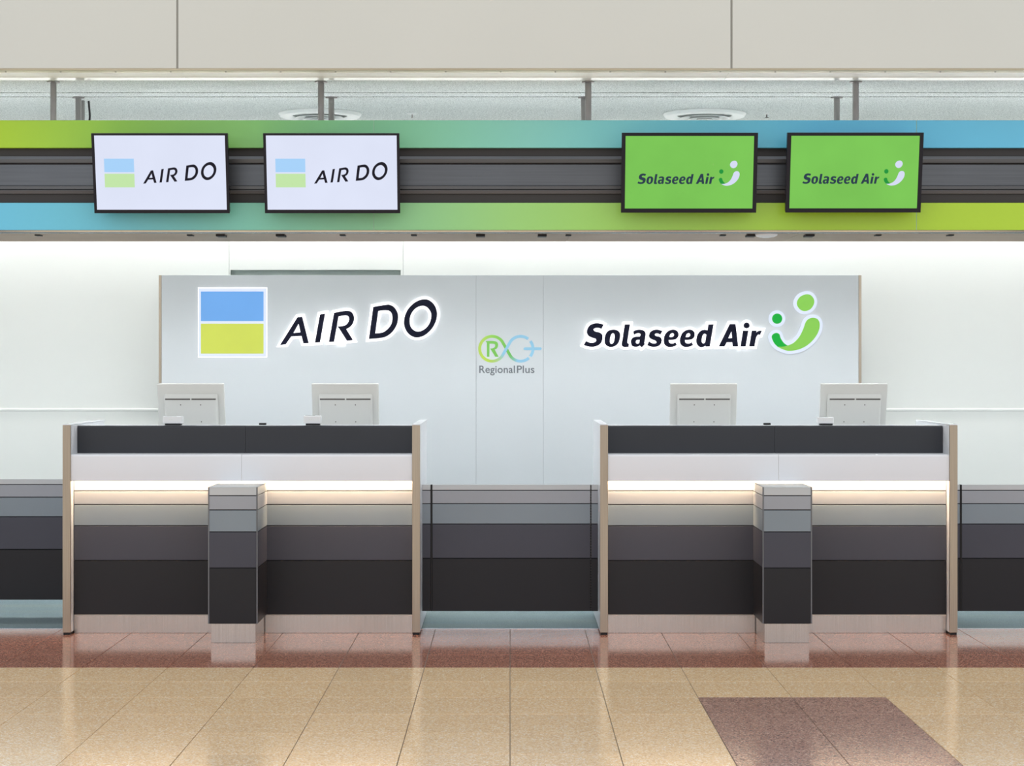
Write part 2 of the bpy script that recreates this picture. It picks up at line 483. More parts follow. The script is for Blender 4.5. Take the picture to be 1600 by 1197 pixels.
# ------------------------------------------------------------------ lettering outlines (photo pixels of the sign wall)
def smooth_loop(pts, n=5):
    """closed loop; points flagged 'c' stay sharp, the rest are rounded with Catmull-Rom spans"""
    P = [(p[0], p[1]) for p in pts]; C = [len(p) > 2 for p in pts]
    N = len(P); out = []
    for i in range(N):
        p0, p1, p2, p3 = P[i - 1], P[i], P[(i + 1) % N], P[(i + 2) % N]
        c1, c2 = C[i], C[(i + 1) % N]
        out.append(p1)
        if c1 and c2: continue
        d1 = ((p2[0] - p1[0]), (p2[1] - p1[1])) if c1 else ((p2[0] - p0[0]) / 2, (p2[1] - p0[1]) / 2)
        d2 = ((p2[0] - p1[0]), (p2[1] - p1[1])) if c2 else ((p3[0] - p1[0]) / 2, (p3[1] - p1[1]) / 2)
        L = math.hypot(p2[0] - p1[0], p2[1] - p1[1])
        def lim(d):
            m = math.hypot(*d)
            return d if m <= 1.3 * L or m == 0 else (d[0] * 1.3 * L / m, d[1] * 1.3 * L / m)
        d1, d2 = lim(d1), lim(d2)
        for k in range(1, n):
            t = k / n; h1 = 2 * t**3 - 3 * t**2 + 1; h2 = -2 * t**3 + 3 * t**2; h3 = t**3 - 2 * t**2 + t; h4 = t**3 - t**2
            out.append(tuple(h1 * p1[a] + h2 * p2[a] + h3 * d1[a] + h4 * d2[a] for a in (0, 1)))
    return out


def area(lp): return 0.5 * sum(lp[i][0] * lp[(i + 1) % len(lp)][1] - lp[(i + 1) % len(lp)][0] * lp[i][1] for i in range(len(lp)))


def grow(lp, d):
    """offset a closed loop outward by d (negative shrinks), mitre-limited"""
    s = 1 if area(lp) > 0 else -1
    n = len(lp); out = []
    for i in range(n):
        a, b, c = lp[i - 1], lp[i], lp[(i + 1) % n]
        e1 = (b[0] - a[0], b[1] - a[1]); e2 = (c[0] - b[0], c[1] - b[1])
        l1 = math.hypot(*e1) or 1; l2 = math.hypot(*e2) or 1
        n1 = (s * e1[1] / l1, -s * e1[0] / l1); n2 = (s * e2[1] / l2, -s * e2[0] / l2)
        m = (n1[0] + n2[0], n1[1] + n2[1]); q = m[0] ** 2 + m[1] ** 2
        if q < 0.35:
            k = d / math.sqrt(q) * 1.5 if q > 1e-6 else 0
        else:
            k = 2 * d / q
        k = max(-1.9 * abs(d), min(1.9 * abs(d), k))
        out.append((b[0] + m[0] * k, b[1] + m[1] * k))
    return out


def glyph(origin, sc, *loops):
    return [smooth_loop([((p[0] * sc + origin[0]), (p[1] * sc + origin[1])) + tuple(p[2:]) for p in lp]) for lp in loops]


def ell(cx, cy, rx, ry, n=10): return [(cx + rx * math.cos(2 * math.pi * i / n), cy + ry * math.sin(2 * math.pi * i / n)) for i in range(n)]
def hard(*pts): return [p + (1,) for p in pts]


o1, o2, k1 = (430, 460), (560, 450), 0.0875
AIRDO = [
    glyph(o1, k1, hard((85, 906), (398, 408), (482, 400), (598, 870), (505, 875), (470, 742), (285, 752), (187, 893)), hard((325, 690), (418, 522), (452, 677))),
    glyph(o1, k1, hard((800, 358), (890, 344), (800, 855), (709, 864))),
    glyph(o1, k1, [(958, 852, 1), (1052, 328, 1), (1250, 293), (1310, 293), (1372, 325), (1408, 410), (1392, 505), (1340, 578), (1268, 620, 1),
                   (1390, 817, 1), (1282, 830, 1), (1120, 574, 1), (1200, 566), (1272, 538), (1316, 470), (1312, 402), (1268, 376), (1220, 378), (1130, 394, 1), (1050, 846, 1)]),
    glyph(o2, k1, [(265, 337, 1), (480, 302), (560, 300), (640, 345), (698, 440), (708, 550), (680, 670), (605, 785), (500, 865), (380, 896), (187, 913, 1)],
          [(355, 411, 1), (470, 399), (550, 410), (595, 460), (608, 550), (585, 650), (520, 735), (430, 795), (300, 810, 1)]),
    glyph(o2, k1, [(1180, 200), (1290, 235), (1370, 325), (1405, 450), (1385, 590), (1310, 730), (1190, 840), (1060, 884), (950, 860), (860, 775), (815, 650), (830, 500), (900, 360), (1030, 245)],
          [(1140, 318), (1230, 350), (1290, 430), (1300, 520), (1270, 630), (1200, 720), (1100, 775), (1010, 765), (940, 700), (915, 590), (940, 470), (1020, 365)]),
]
o3, o4, o5, k3 = (900, 490), (980, 490), (1060, 490), 1 / 16
e_out = [(1240, 785, 1), (1205, 715, 1), (1150, 748), (1090, 748), (1045, 715), (1035, 660, 1), (1120, 658), (1210, 640), (1270, 590), (1285, 520), (1260, 450),
         (1200, 408), (1120, 402), (1030, 435), (960, 505), (920, 600), (912, 690), (935, 770), (1000, 825), (1080, 838), (1170, 822)]
e_in = [(1055, 585, 1), (1075, 520), (1120, 490), (1160, 500), (1170, 545), (1145, 575), (1100, 588)]
SOLA = [
    glyph(o3, k3, [(195, 785, 1), (250, 685, 1), (330, 722), (420, 728), (490, 700), (505, 655), (480, 625), (400, 600), (320, 560), (275, 490), (280, 400), (340, 300), (440, 250),
                   (540, 240), (640, 258), (690, 280, 1), (635, 385, 1), (570, 358), (500, 358), (445, 385), (445, 420), (490, 450), (590, 475), (650, 520), (670, 600), (640, 710),
                   (570, 785), (470, 825), (370, 832), (270, 815)]),
    glyph(o3, k3, [(940, 400), (1040, 425), (1095, 490), (1105, 580), (1080, 690), (1020, 780), (930, 830), (840, 835), (760, 795), (715, 720), (715, 610), (750, 500), (820, 425)],
          [(925, 490), (965, 530), (965, 620), (945, 710), (905, 755), (860, 745), (845, 690), (855, 600), (880, 525)]),
    glyph(o3, k3, [(1220, 272, 1), (1350, 272, 1), (1284, 690), (1290, 740), (1330, 755, 1), (1320, 830, 1), (1230, 838), (1165, 820), (1143, 770), (1150, 710)]),
    glyph(o4, k3, [(150, 445, 1), (220, 412), (310, 402), (390, 415), (445, 455), (460, 510), (450, 600), (425, 740, 1), (445, 770, 1), (362, 845, 1), (315, 800, 1), (260, 828), (190, 832),
                   (120, 805), (92, 740), (95, 670), (140, 605), (220, 578), (315, 575, 1), (335, 530), (320, 500), (270, 490), (215, 505), (170, 528, 1)],
          [(312, 655, 1), (300, 730), (260, 755), (220, 735), (215, 695), (240, 662)]),
    glyph(o4, k3, [(500, 790, 1), (545, 695, 1), (610, 735), (680, 750), (725, 735), (730, 700), (690, 670), (610, 640), (550, 590), (548, 520), (590, 450), (670, 408), (770, 402),
                   (880, 435, 1), (830, 525, 1), (760, 497), (710, 500), (690, 530), (720, 560), (800, 580), (855, 620), (865, 690), (830, 770), (760, 820), (660, 835), (570, 820)]),
    glyph(o4, k3, e_out, e_in),
    glyph((o4[0] + 25.4, o4[1]), k3, e_out, e_in),
    glyph(o5, k1, [(535, 195, 1), (628, 192, 1), (560, 588, 1), (490, 590, 1), (485, 575, 1), (430, 600), (380, 595), (335, 550), (320, 480), (335, 390), (390, 315), (460, 288), (520, 300, 1)],
          [(500, 375, 1), (480, 510, 1), (450, 535), (420, 515), (415, 470), (430, 395), (465, 360)]),
    glyph(o5, k1, hard((720, 588), (918, 185), (1020, 185), (1068, 588), (970, 588), (962, 512), (862, 514), (822, 588)), hard((890, 440), (948, 315), (960, 436))),
    glyph(o5, k1, hard((1155, 305), (1248, 305), (1200, 588), (1108, 588))),
    glyph(o5, k1, ell(1218, 213, 53, 53)),
    glyph(o5, k1, [(1312, 305, 1), (1395, 305, 1), (1390, 340, 1), (1430, 310), (1490, 305, 1), (1460, 380, 1), (1420, 378), (1390, 420), (1382, 450), (1357, 588, 1), (1265, 588, 1)]),
]
o6, k6 = (1190, 445), 0.10027
BIGDOT = glyph(o6, k6, [(700, 148), (775, 170), (818, 240), (810, 310), (760, 380), (680, 410), (610, 390), (560, 330), (555, 260), (605, 185)])
SMALLDOT = glyph(o6, k6, ell(243, 528, 78, 80))
SWOOSH = glyph(o6, k6, [(408, 948, 1), (500, 905), (590, 810), (650, 690), (690, 580), (740, 530), (800, 515), (870, 535), (905, 610), (885, 730), (810, 850), (700, 950), (570, 1010),
                        (430, 1030), (330, 1005), (250, 965, 1), (330, 965)])
SEED = glyph(o6, k6, [(250, 965, 1), (195, 905), (160, 820), (175, 775), (225, 750), (275, 770), (300, 840), (350, 910), (408, 948, 1), (330, 965)])
SMILE = glyph(o6, k6, [(430, 925), (500, 905), (590, 810), (650, 690), (690, 580), (740, 530), (800, 515), (870, 535), (905, 610), (885, 730), (810, 850), (700, 950), (570, 1010),
                       (430, 1030), (330, 1005), (250, 965), (195, 905), (160, 820), (175, 775), (225, 750), (275, 770), (300, 840), (350, 910)])


def halo_of(g, d):
    out = [grow(g[0], d)]
    for h in g[1:]:
        s = grow(h, -d)
        if area(s) * area(h) > 0 and abs(area(s)) > 40 and abs(area(s)) < abs(area(h)): out.append(s)
    return out


SD = SW - 0.02
def on_wall(p): return (X(p[0], SD), Z(p[1], SD))


def lit_sign(name, root_px, label, items, cat='sign'):
    t = thing(name, (X(root_px[0], SD), SW, Z(root_px[1], SD)), label, cat)
    for nm, g, mat, d, hm in items:
        h = part('lit_outline', MB().shape(halo_of(g, d), SW - 0.014, SW, on_wall), hm, t)
        part(nm, MB().shape(g, SW - 0.024, SW - 0.014, on_wall), mat, h)
    return t


t = lit_sign('illuminated_sign', (560, 541), 'dark navy slanted lit letters with a blue and yellow-green flag panel on grey wall',
             [('letter', g_, M['navy'], 4.0, M['halo']) for g_ in AIRDO])
fb = part('flag_box', MB().box(X(309.8, SD), X(415.8, SD), SW - 0.014, SW, Z(557.5, SD), Z(450, SD)), M['halo_soft'], t, 0.003)
part('flag_outline', MB().box(X(309, SD), X(416.6, SD), SW - 0.004, SW, Z(558.3, SD), Z(449.2, SD)), M['halo'], t)
for c, ya, yb in (('lit_blue', 455.5, 501.8), ('lit_lime', 505.8, 552.6)):
    part('flag_field', MB().box(X(313.8, SD), X(411.6, SD), SW - 0.02, SW - 0.013, Z(yb, SD), Z(ya, SD)), M[c], fb, 0.001)
t = lit_sign('illuminated_sign', (1100, 545), 'bold navy slanted lit letters with a green smile emblem on grey wall',
             [('letter', g_, M['navy'], 4.0, M['halo']) for g_ in SOLA])
for g_, c in ((BIGDOT, 'lit_green'), (SMALLDOT, 'lit_dgreen')):
    h = part('lit_outline', MB().shape([grow(g_[0], 5.0)], SW - 0.012, SW, on_wall), M['halo_soft'], t)
    part('emblem_dot', MB().shape(g_, SW - 0.022, SW - 0.012, on_wall), M[c], h)
h = part('lit_outline', MB().shape([grow(SMILE[0], 5.0)], SW - 0.012, SW, on_wall), M['halo_soft'], t)
part('emblem_smile', MB().shape(SWOOSH, SW - 0.022, SW - 0.012, on_wall), M['lit_green'], h)
part('emblem_smile', MB().shape(SEED, SW - 0.022, SW - 0.012, on_wall), M['lit_dgreen'], h)

# ------------------------------------------------------------------ printed centre emblem
o7, k7 = (740, 510), 0.0752
def c7(p): return (p[0] * k7 + o7[0], p[1] * k7 + o7[1])
dec = thing('logo_decal', (X(797, SW), SW, Z(585, SW)), 'small flat green and blue looped emblem with grey words on sign wall', 'decal')


def ribbon(pts, wid, cols, y0, y1):
    n = len(pts); mb = MB(); L = []; R = []
    for i, p in enumerate(pts):
        a = pts[max(0, i - 1)]; b = pts[min(n - 1, i + 1)]
        d = (b[0] - a[0], b[1] - a[1]); l = math.hypot(*d); nx, ny = -d[1] / l * wid / 2, d[0] / l * wid / 2
        L.append(on_flat(c7((p[0] + nx, p[1] + ny)))); R.append(on_flat(c7((p[0] - nx, p[1] - ny))))
    vs = [(a, y0, b) for a, b in L] + [(a, y0, b) for a, b in R] + [(a, y1, b) for a, b in L] + [(a, y1, b) for a, b in R]
    fs = []
    for i in range(n - 1):
        for q, r in ((0, 1), (3, 2), (2, 0), (1, 3)):
            fs.append((q * n + i, q * n + i + 1, r * n + i + 1, r * n + i))
    fs += [(0, n, 3 * n, 2 * n), (n - 1, 3 * n - 1, 4 * n - 1, 2 * n - 1)]
    mb.add(vs, fs); return mb, cols * 4


def on_flat(p): return (X(p[0], SW), Z(p[1], SW))


def arc(cx, cy, r, a0, a1, n): return [(cx + r * math.cos(math.radians(a0 + (a1 - a0) * i / (n - 1))), cy + r * math.sin(math.radians(a0 + (a1 - a0) * i / (n - 1)))) for i in range(n)]


RC = 258
seg1 = arc(975, 465, RC, 48, 143, 16)                       # lower right, blue, heading to the crossing
seg2 = arc(385, 465, RC, -37, -323, 44)                     # round the left ring, counter-clockwise over the top
seg3 = arc(975, 465, RC, 217, 308, 16)                      # up over the top of the right ring
def crossing(a, b, m=9):
    (ax, ay), (bx, by) = a[-1], b[0]
    return [(ax + (bx - ax) * i / (m + 1), ay + (by - ay) * i / (m + 1)) for i in range(1, m + 1)]
path = seg1 + crossing(seg1, seg2) + seg2 + crossing(seg2, seg3) + seg3
stops = [(0, (152, 206, 232)), (0.10, (152, 206, 232)), (0.17, (110, 186, 90)), (0.24, (118, 192, 84)), (0.33, (140, 204, 84)), (0.45, (190, 218, 96)),
         (0.62, (196, 222, 84)), (0.70, (180, 214, 150)), (0.75, (152, 206, 232)), (1, (152, 206, 232))]
def ramp_at(t):
    for (a, ca), (b, cb) in zip(stops[:-1], stops[1:]):
        if a <= t <= b:
            u = (t - a) / (b - a); return [lin(ca[i] + (cb[i] - ca[i]) * u) for i in range(3)] + [1]
    return [lin(v) for v in stops[-1][1]] + [1]
def add_ribbon(pts, t0, t1, y0, y1):
    n = len(pts)
    mb, cols = ribbon(pts, 60, [ramp_at(t0 + (t1 - t0) * i / (n - 1)) for i in range(n)], y0, y1)
    o = part('ribbon', mb, M['ribbon'], dec)
    at = o.data.color_attributes.new('ribbon', 'FLOAT_COLOR', 'POINT')
    for i, c in enumerate(cols): at.data[i].color = c
N = len(path); split = 16 + 9 + 40
add_ribbon(path[:split], 0, split / N, SW - 0.0012, SW)
add_ribbon(path[split - 1:], split / N, 1, SW - 0.0018, SW)
add_ribbon(arc(975, 465, RC, -38, 38, 14), 1, 1, SW - 0.0012, SW)
bar = smooth_loop([(1060, 437, 1), (1390, 437), (1415, 465), (1390, 493, 1), (1060, 493), (1035, 465)])
part('bar', MB().shape([[c7(p) for p in bar]], SW - 0.0018, SW, on_flat), M['decal_blue'], dec)
RG = smooth_loop([(250, 305, 1), (420, 305), (490, 330), (508, 390), (490, 450), (440, 485, 1), (520, 632, 1), (450, 632, 1), (345, 460, 1), (400, 455), (440, 430), (448, 390),
                  (430, 365), (385, 360), (330, 360, 1), (328, 632, 1), (278, 632, 1), (275, 345, 1)])
part('letter', MB().shape([[c7(p) for p in RG]], SW - 0.0012, SW, on_flat), M['decal_green'], dec)


def words(txt, mat, parent, x0, x1, zbase, zcap, y):
    cu = bpy.data.curves.new('words', 'FONT'); cu.body = txt; cu.extrude = 0.0005; cu.offset = 0.012; cu.space_character = 1.03
    tmp = bpy.data.objects.new('words_tmp', cu); COL.objects.link(tmp)
    bpy.context.view_layer.update()
    me = bpy.data.meshes.new_from_object(tmp.evaluated_get(bpy.context.evaluated_depsgraph_get()))
    bpy.data.objects.remove(tmp); bpy.data.curves.remove(cu)
    xs = [v.co.x for v in me.vertices]; cap = max(v.co.y for v in me.vertices)
    a, b = min(xs), max(xs); org = origin_of(parent)
    for v in me.vertices:
        px = x0 + (v.co.x - a) / (b - a) * (x1 - x0); pz = zbase + v.co.y / cap * (zcap - zbase)
        v.co = (px - org.x, y - v.co.z - org.y, pz - org.z)
    me.materials.clear(); me.materials.append(mat); me.name = 'words'
    o = bpy.data.objects.new('words', me); COL.objects.link(o); o.parent = parent
    return o


for txt, xa_, xb_ in (('Regional', 118, 858), ('Plus', 900, 1264)):
    wa, wc = on_flat(c7((xa_, 966))), on_flat(c7((xb_, 815)))
    words(txt, M['decal_grey'], dec, wa[0], wc[0], wa[1], wc[1], SW - 0.0006)

# ------------------------------------------------------------------ overhead sign beam with its hanger tubes
BY = 10.30
beam = thing('overhead_sign_beam', (0, BY + 0.35, Z(364, BY)), 'long overhead beam with lime-to-blue striped fascia hung on steel tubes', 'sign beam')
HW = 4.4
zb0, zb1, zb2, zb3, zb4 = Z(188, BY), Z(231, BY), Z(317, BY), Z(359.5, BY), Z(364, BY)
part('body', MB().box(-HW, HW, BY + 0.06, BY + 0.075, zb4 + 0.012, zb0 - 0.01).box(-HW, HW, 10.985, 11.0, zb4 + 0.012, zb4 + 0.262)
     .box(-HW, HW, BY + 0.06, 11.0, zb4 + 0.012, zb4 + 0.03), M['beam_dark'], beam)  # hollowed, with a low unseen rear wall, to let the added uplight out
for x0 in (-3.9, -2.33, -0.76, 0.81, 2.38):                 # added fill: hidden uplight tubes brightening the ceiling and bulkhead soffit
    h = part('fill_housing', MB().box(x0, x0 + 1.5, 10.80, 10.88, zb4 + 0.03, zb4 + 0.31), M['white_plastic'], beam)
    part('light_tube', MB().cyl((x0 + 0.01, 10.84, zb4 + 0.33), 0.015, 1.48, 10, 'x'), M['up_fill'], h)
part('channel', MB().box(-HW, HW, BY + 0.035, BY + 0.06, zb2 - 0.01, zb1 + 0.01), M['beam_dark'], beam)
cutx = [-HW, X(584, BY), X(1432, BY), HW]
for a, b in zip(cutx[:-1], cutx[1:]):
    part('colour_strip', MB().box(a + 0.0012, b - 0.0012, BY, BY + 0.06, zb1, zb0), M['strip_top'], beam, 0.0015)
    part('colour_strip', MB().box(a + 0.0012, b - 0.0012, BY, BY + 0.06, zb3, zb2), M['strip_bottom'], beam, 0.0015)
for a in cutx[1:3]:
    part('joint_cover', MB().box(a - 0.0014, a + 0.0014, BY + 0.0005, BY + 0.05, zb1, zb0).box(a - 0.0014, a + 0.0014, BY + 0.0005, BY + 0.05, zb3, zb2), M['joint_pale'], beam)
z = lambda p: Z(p, BY + 0.02)
yr = BY + 0.035
part('rail', MB().prism_x(-HW, HW, [(yr, z(302)), (yr - 0.004, z(302)), (yr - 0.006, z(296.5)), (yr - 0.02, z(295.5)), (yr - 0.022, z(291)), (yr - 0.006, z(289.5)),
                                    (yr - 0.006, z(257)), (yr - 0.02, z(254.5)), (yr - 0.024, z(249)), (yr - 0.02, z(244.5)), (yr, z(244.5))]), M['rail'], beam)
part('rail_lip', MB().box(-HW, HW, yr - 0.012, yr, z(302.5), z(297.5)), M['rail_brown'], beam)
part('bottom_lip', MB().prism_x(-HW, HW, [(BY - 0.001, zb3 - 0.001), (BY + 0.03, zb3 - 0.001), (BY + 0.03, zb4), (BY + 0.012, zb4 - 0.001), (BY + 0.003, zb4 + 0.004)]), M['alu'], beam)
sofcuts = [-HW, X(541, 10.7), X(888, 10.7), X(1235, 10.7), HW]
for a, b in zip(sofcuts[:-1], sofcuts[1:]):
    part('soffit_plate', MB().box(a + 0.001, b - 0.001, BY + 0.03, 11.0, zb4, zb4 + 0.012), M['soffit'], beam, 0.0006)
for px, big in ((61, 0), (298, 0), (347, 1), (440, 1), (536, 0), (647, 0), (751, 1), (847, 1), (888, 0), (1129, 0), (1172, 1), (1263, 1), (1371, 0), (1484, 0)):
    yl = 10.44; x = X(px, yl + 0.02); hw = 0.024 if big else 0.016; dp = 0.012 if big else 0.006
    part('latch', MB().box(x - hw, x + hw, yl - (0.05 if big else 0.02), yl + 0.045, zb4 - dp, zb4), M['black'], beam, 0.002)
for i, x in enumerate((-2.464, -1.020, 0.4215, 1.8647)):
    for y in (10.36, 10.96):
        r = part('hanger_tube', MB().cyl((x, y, zb0 - 0.05), 0.017, CEIL_Z - zb0 + 0.045, 20), M['tube'], beam, smooth=True)
        part('flange', MB().cyl((x, y, CEIL_Z - 0.006), 0.034, 0.006, 24), M['tube'], r)
for x0 in (-3.9, -2.33, -0.76, 0.81, 2.38):                 # added hidden fill for the sign wall; the lip shades its upper part
    x1 = x0 + 1.5
    h = part('fill_housing', MB().box(x0, x1, 11.0, 11.114, zb4 + 0.075, zb4 + 0.085).box(x0, x1, 11.0, 11.01, zb4 + 0.01, zb4 + 0.075).box(x0, x1, 11.11, 11.114, zb4 + 0.022, zb4 + 0.075), M['white_plastic'], beam)
    part('light_tube', MB().cyl((x0 + 0.01, 11.05, zb4 + 0.05), 0.015, x1 - x0 - 0.02, 10, 'x'), M['rear_fill'], h)
dm = solo('dome_detector', MB().lathe((X(1197, 10.4), 10.4, zb4), [(0.0, 0), (0.062, 0), (0.060, -0.008), (0.045, -0.015), (0.02, -0.019), (0.0, -0.02)], 32), M['white_plastic'],
          (X(1197, 10.4), 10.4, zb4), smooth=True)
tag(dm, 'shallow white round dome under the overhead sign beam', 'dome fixture')

# cables rising beside the rear hanger tube
cx_ = -2.464
cb = thing('cable_riser', (cx_ + 0.06, 10.97, CEIL_Z), 'grey conduit and black cable running beside a rear hanger tube', 'conduit')
part('conduit', MB().cyl((-2.4716, 11.1, zb0 - 0.02), 0.013, CEIL_Z - zb0 + 0.02, 14), M['tube'], cb, smooth=True)
part('clamp', MB().box(-2.486, -2.456, 11.083, 11.117, zb0 + 0.07, zb0 + 0.08), M['black'], cb, 0.002)
mb = MB(); nseg = 8
pts = [(-2.452 + 0.014 * math.sin(math.pi * i / nseg * 0.9) ** 2 + 0.01 * i / nseg, 11.1 + 0.02 * i / nseg, zb0 - 0.02 + (CEIL_Z - zb0 + 0.02) * i / nseg) for i in range(nseg + 1)]
vs = []; fs = []
for p in pts:
    for k in range(8): vs.append((p[0] + 0.006 * math.cos(k * math.pi / 4), p[1] + 0.006 * math.sin(k * math.pi / 4), p[2]))
for i in range(nseg):
    for k in range(8): fs.append((i * 8 + k, i * 8 + (k + 1) % 8, (i + 1) * 8 + (k + 1) % 8, (i + 1) * 8 + k))
part('cable', mb.add(vs, fs), M['black'], cb, smooth=True)

# ------------------------------------------------------------------ ceiling diffusers and sprinklers
def diffuser(px, label):
    d = 11.68; x = X(px, d)
    t = thing('air_diffuser', (x, d, CEIL_Z), label, 'air vent')
    c = (x, d, CEIL_Z)
    part('outer_ring', MB().lathe(c, [(0.25, 0), (0.252, -0.004), (0.24, -0.02), (0.2, -0.026), (0.165, -0.012), (0.165, 0)], 56), M['diffuser'], t, smooth=True)
    part('throat', MB().cyl((x, d, CEIL_Z - 0.003), 0.166, 0.003, 48), M['diffuser_dark'], t)
    for r, dz in ((0.150, 0.028), (0.102, 0.036), (0.055, 0.04)):
        part('cone_ring', MB().lathe(c, [(r, -dz), (r - 0.004, -dz - 0.003), (r - 0.036, -dz * 0.35), (r - 0.032, -dz * 0.3)], 48), M['diffuser'], t, smooth=True)
    part('hub', MB().cyl((x, d, CEIL_Z - 0.042), 0.018, 0.042, 20, r2=0.012), M['diffuser'], t, smooth=True)


diffuser(500, 'round white ceiling air diffuser behind a pair of hanger tubes')
diffuser(1101, 'round white ceiling air diffuser standing clear between hanger tubes')
for px, lab in ((644, 'flat white sprinkler rosette on the ceiling near a hanger tube pair'), (1198, 'small dark sprinkler head beside the clear air diffuser')):
    d = 11.66; x = X(px, d); flat = px == 644
    t = thing('sprinkler_head', (x, d, CEIL_Z), lab, 'sprinkler')
    part('rosette', MB().lathe((x, d, CEIL_Z), [(0.006, 0), (0.034 if flat else 0.022, 0), (0.03 if flat else 0.02, -0.005), (0.006, -0.008)], 24), M['diffuser'], t, smooth=True)
    part('stem', MB().cyl((x, d, CEIL_Z - 0.026), 0.004, 0.026, 10).cyl((x, d, CEIL_Z - 0.028), 0.012 if not flat else 0.007, 0.003, 14), M['tube'] if flat else M['monitor_dark'], t)


# ------------------------------------------------------------------ hanging displays
TILT = math.radians(11.0)
DW, DH = 0.716, 0.421


def display(cx_px, cy_px, label, green):
    D = 10.13
    t = thing('display_screen', (X(cx_px, D), D, Z(cy_px, D)), label, 'display', rot=(TILT, 0, 0))
    part('housing', MB().box(-DW / 2 + 0.002, DW / 2 - 0.002, 0.012, 0.045, -DH / 2 + 0.002, DH / 2 - 0.002), M['bezel'], t, 0.003, local=True)
    bw, bb = (0.014, 0.018)
    if green: bw, bb = (0.020, 0.022)
    fr = MB()
    fr.box(-DW / 2, DW / 2, 0, 0.012, DH / 2 - bw * 0.8, DH / 2).box(-DW / 2, DW / 2, 0, 0.012, -DH / 2, -DH / 2 + bb)
    fr.box(-DW / 2, -DW / 2 + bw, 0, 0.012, -DH / 2 + bb, DH / 2 - bw * 0.8).box(DW / 2 - bw, DW / 2, 0, 0.012, -DH / 2 + bb, DH / 2 - bw * 0.8)
    part('bezel', fr, M['bezel'], t, local=True)
    sc_ = part('screen', MB().box(-DW / 2 + bw, DW / 2 - bw, 0.005, 0.012, -DH / 2 + bb, DH / 2 - bw * 0.8), M['scr_green' if green else 'scr_white'], t, local=True)
    # wall bracket behind
    part('bracket', MB().box(-0.12, 0.12, 0.045, 0.13, -0.07, 0.07), M['bezel'], t, 0.003, local=True)
    mpp = DW / 212.5
    def loc(px, py): return ((px - cx_px) * mpp, -(py - cy_px) * mpp * 1.012)
    y0, y1 = 0.0043, 0.0052
    if not green:
        fn = lambda p: ((223 - 251 + (p[0] - 438) * 0.4706) * mpp, -((287 - 271 + (p[1] - 539) * 0.4706)) * mpp * 1.01)
        for g_ in AIRDO: part('letter', MB().shape(g_, y0, y1, fn), M['scr_navy'], sc_, local=True)
        for m_, a, b in (('scr_blue', 248, 269.2), ('scr_lime', 271.6, 293)):
            part('flag_field', MB().box((162.8 - 251) * mpp, (209.5 - 251) * mpp, y0, y1, -(b - 271) * mpp, -(a - 271) * mpp), M[m_], sc_, local=True)
    else:
        fn = lambda p: ((-81 + (p[0] - 912) * 0.434) * mpp, -((286.7 - 270.3 + (p[1] - 540) * 0.44)) * mpp * 1.01)
        for g_ in SOLA: part('letter', MB().shape(g_, y0, y1, fn), M['scr_navy2'], sc_, local=True)
        for g_, m_, nm in ((BIGDOT, 'scr_lav', 'emblem_dot'), (SMALLDOT, 'scr_dgreen', 'emblem_dot'), (SWOOSH, 'scr_lav', 'emblem_smile'), (SEED, 'scr_dgreen', 'emblem_smile')):
            part(nm, MB().shape(g_, y0, y1, fn), M[m_], sc_, local=True)


display(251, 271, 'tilted display with white screen and flag logo at the lime end of the beam', False)
display(518.5, 271, 'tilted display with white screen and flag logo toward the middle of the beam', False)
display(1077, 270.3, 'tilted display with green screen and smile emblem toward the middle of the beam', True)
display(1335, 270, 'tilted display with green screen and smile emblem at the sky-blue upper strip end', True)

# ------------------------------------------------------------------ counters
D0 = 9.85                 # front of the end panels
WALLF = 9.92              # face of the counter boards
PAR = 10.005              # face of the dark parapet
BACK = 10.68              # rear of the end panels
TOP = Z(663, D0)
PT = Z(665, PAR)
XO, XI, TH = 699.3 * D0 / F_PX, 140.6 * D0 / F_PX, 0.041
LED_Z, LEDGE = Z(752, D0 + 0.008), Z(708, PAR)
ROWZ = [0.80, 0.735, 0.664, 0.555, 0.375, 0.097]
GATE_Y = 10.06
GROW = [0.758, 0.7285, 0.659, 0.552, 0.372, 0.0957]
JG = 0.0046


def boards(parent, x0, x1, y, zs, th=0.014, name='front_board', bevel=0.0008):
    for k in range(5):
        part(name, MB().box(x0, x1, y, y + th, zs[k + 1] + (JG / 2 if k < 4 else 0), zs[k] - (JG / 2 if k else 0)), M['rows'][k], parent, bevel)


def side_boards(parent, x, w_, y0, y1, zs):
    for k in range(5):
        part('side_board', MB().box(min(x, x + w_), max(x, x + w_), y0, y1, zs[k + 1] + (JG / 2 if k < 4 else 0), zs[k] - (JG / 2 if k else 0)), M['rows'][k], parent, 0.0006)


